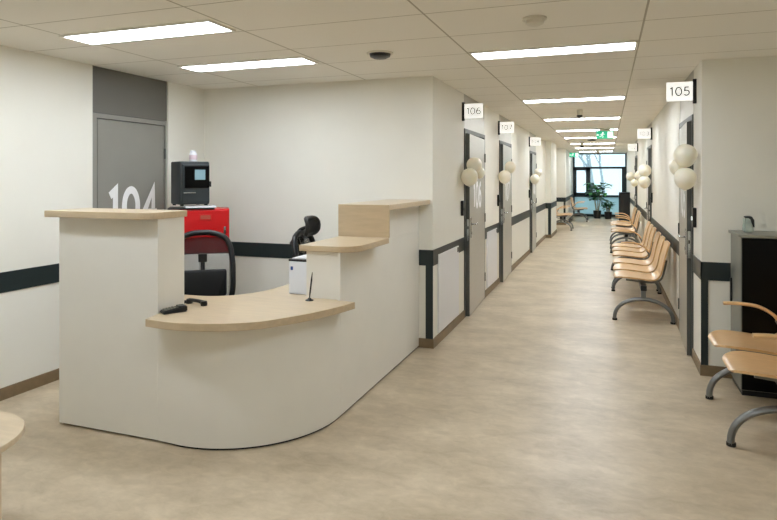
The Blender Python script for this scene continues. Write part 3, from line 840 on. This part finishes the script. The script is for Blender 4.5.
for s in (-1, 1): obj('door', bx(-.186, -.17, min(s*.01, s*.39), max(s*.01, s*.39), .05, 1.03, .002), 'blackgloss', d)

# ------------------------------------------------------------------ round table, lower left
d = thing('round_table', 'low round maple table cut by the left edge of the picture', 'table', (-2.638, 1.715, 0))
obj('tabletop', lathe(nb(), [(0, .452), (.325, .452), (.33, .456), (.33, .476), (.327, .48), (0, .48)], seg=64), 'wood', d, True)
for k in range(4):
    a = R(20)+k*PI/2; q = Matrix.Rotation(a, 4, 'Z')
    obj('leg', box(nb(), .225, .27, -.03, .03, 0, .452, .004, mx=q), 'wood', d)

# ------------------------------------------------------------------ balloons
def balloon(x, y, z, r, label, tilt=0.):
    d = thing('balloon', label, 'balloon', (x, y, z), group='ivory balloons by the doors')
    prof = []
    for k in range(17):
        a = PI*k/16; zz = -math.cos(a)*r; rr = math.sin(a)*r
        if zz < 0: zz *= 1.12; rr *= (1-.06*abs(zz)/r)
        prof.append((max(rr, 0), zz))
    mx = eul(math.degrees(tilt), 0, 0)
    b = lathe(nb(), prof, seg=28); bmesh.ops.transform(b, matrix=mx, verts=b.verts[:]); obj('body', b, 'ballo', d, True)
    b = lathe(nb(), [(.006, -r*1.115), (.01, -r*1.16), (.013, -r*1.2), (0, -r*1.19)], seg=10); bmesh.ops.transform(b, matrix=mx, verts=b.verts[:])
    obj('knot', b, 'ballo', d, True)
for a in [(-1.415, 6.5, 1.578, .093, 'lower ivory balloon in front of door 106'),
          (-1.385, 6.615, 1.708, .087, 'upper ivory balloon in front of door 106'),
          (-1.35, 6.74, 1.625, .062, 'small ivory balloon half hidden behind the pair at door 106'),
          (-1.408, 8.86, 1.58, .093, 'lower ivory balloon in front of door 107'),
          (-1.345, 8.98, 1.722, .085, 'upper ivory balloon in front of door 107'),
          (-1.385, 12.55, 1.535, .095, 'lower ivory balloon in front of door 108'),
          (-1.335, 12.66, 1.665, .085, 'upper ivory balloon in front of door 108'),
          (.596, 5.44, 1.752, .09, 'upper big ivory balloon below the sign 105'),
          (.596, 5.44, 1.566, .086, 'lower big ivory balloon below the sign 105'),
          (.552, 5.58, 1.66, .066, 'ivory balloon peeping out behind the two at the sign 105'),
          (.57, 10.6, 1.68, .1, 'upper ivory balloon at the second door on the right'),
          (.565, 10.58, 1.497, .095, 'lower ivory balloon at the second door on the right'),
          (.5, 10.74, 1.6, .08, 'ivory balloon behind the pair at the second right door'),
          (.525, 15.5, 1.59, .105, 'ivory balloon under the glowing sign near the end window'),
          (.6, 15.45, 1.44, .085, 'lowest small ivory balloon under the glowing sign near the end window')]:
    balloon(*a, tilt=0)

# ------------------------------------------------------------------ plants
def leaf(bm, p, d_, L, w, droop, rnd):
    d_ = d_.normalized(); side = d_.cross(Vector((0, 0, 1)))
    side = side.normalized() if side.length > .05 else Vector((1, 0, 0))
    rows = []; q = p.copy(); dd = d_.copy()
    for k in range(6):
        u = k/5; ww = w*math.sin(PI*(u*.92+.04))**.8
        nrm = side.cross(dd).normalized()
        rows.append([bm.verts.new(q-side*ww+nrm*ww*.25), bm.verts.new(q), bm.verts.new(q+side*ww+nrm*ww*.25)])
        dd = (dd+Vector((0, 0, -droop/5))).normalized(); q = q+dd*L/5
    for a, b in zip(rows, rows[1:]):
        for i in range(2): bm.faces.new((a[i], a[i+1], b[i+1], b[i]))
def plant(x, y, h, rp, hp_, nst, nl, L, label, seed):
    rnd = random.Random(seed)
    d = thing('potted_plant', label, 'plant', (x, y, 0), group='plants by the end window')
    obj('pot', lathe(nb(), [(0, 0), (rp*.8, 0), (rp, hp_), (rp*.93, hp_), (rp*.9, hp_-.03), (0, hp_-.03)], seg=24), 'pot', d, True)
    obj('soil', lathe(nb(), [(0, hp_-.03), (rp*.9, hp_-.03), (rp*.9, hp_-.025), (0, hp_-.015)], seg=20), 'soil', d, True)
    st = nb(); lf = nb()
    for s in range(nst):
        a = 2*PI*s/nst+rnd.uniform(-.4, .4); hh = (h-hp_)*rnd.uniform(.62, .9)
        e = Vector((math.cos(a)*h*.17, math.sin(a)*h*.12, hp_+hh)); b = Vector((math.cos(a)*rp*.3, math.sin(a)*rp*.3, hp_-.03))
        P = catmull([b, b.lerp(e, .5)+Vector((0, 0, hh*.12)), e], 6); tube(st, P, [.016-.0008*k for k in range(len(P))], 6)
        for k in range(nl):
            u = rnd.uniform(.35, 1.); p = P[min(int(u*(len(P)-1)), len(P)-1)]
            an = rnd.uniform(0, 2*PI); el = rnd.uniform(.15, 1.)
            leaf(lf, p.copy(), Vector((math.cos(an), math.sin(an), el)), L*rnd.uniform(.7, 1.15), L*.26, rnd.uniform(.5, 1.3), rnd)
    obj('stem', st, 'stemw', d, True); obj('foliage', lf, 'leaf', d, True)
plant(-.36, 24.3, 1.5, .15, .3, 5, 12, .4, 'big leafy green plant in a black pot before the end window', 3)
plant(.03, 24.1, .66, .14, .27, 6, 10, .2, 'smaller bushy green plant in a black pot, right of the big plant', 5)

# ------------------------------------------------------------------ daylight, camera
w = bpy.data.worlds.new('overcast_sky'); sc.world = w; w.use_nodes = True
N = w.node_tree.nodes; L = w.node_tree.links
bg = N['Background']; bg.inputs['Strength'].default_value = 1.9
tc = N.new('ShaderNodeTexCoord'); sp = N.new('ShaderNodeSeparateXYZ'); L.new(tc.outputs['Generated'], sp.inputs[0])
rp = N.new('ShaderNodeValToRGB'); rp.color_ramp.elements[0].color = lin('#DDEBF1'); rp.color_ramp.elements[1].color = lin('#C9DFEC')
L.new(sp.outputs[2], rp.inputs[0]); L.new(rp.outputs[0], bg.inputs[0])

cam_d = bpy.data.cameras.new('camera'); cam_o = bpy.data.objects.new('camera', cam_d); COL.objects.link(cam_o)
cam_d.sensor_width = 36; cam_d.lens = 604/777*36; cam_d.shift_y = -(260-177)/777
cam_d.clip_start = .05; cam_d.clip_end = 300
cam_o.location = (0, 0, H); cam_o.rotation_euler = (R(90), 0, R(19.913))
sc.camera = cam_o
vs = sc.view_settings; sc.display_settings.display_device = 'sRGB'
vs.view_transform = 'Standard'; vs.look = 'None'; vs.gamma = 1; vs.use_curve_mapping = False; vs.exposure = .12
sc.cycles.max_bounces = 12; sc.cycles.diffuse_bounces = 8; sc.cycles.sample_clamp_indirect = 6
sc.cycles.use_denoising = True
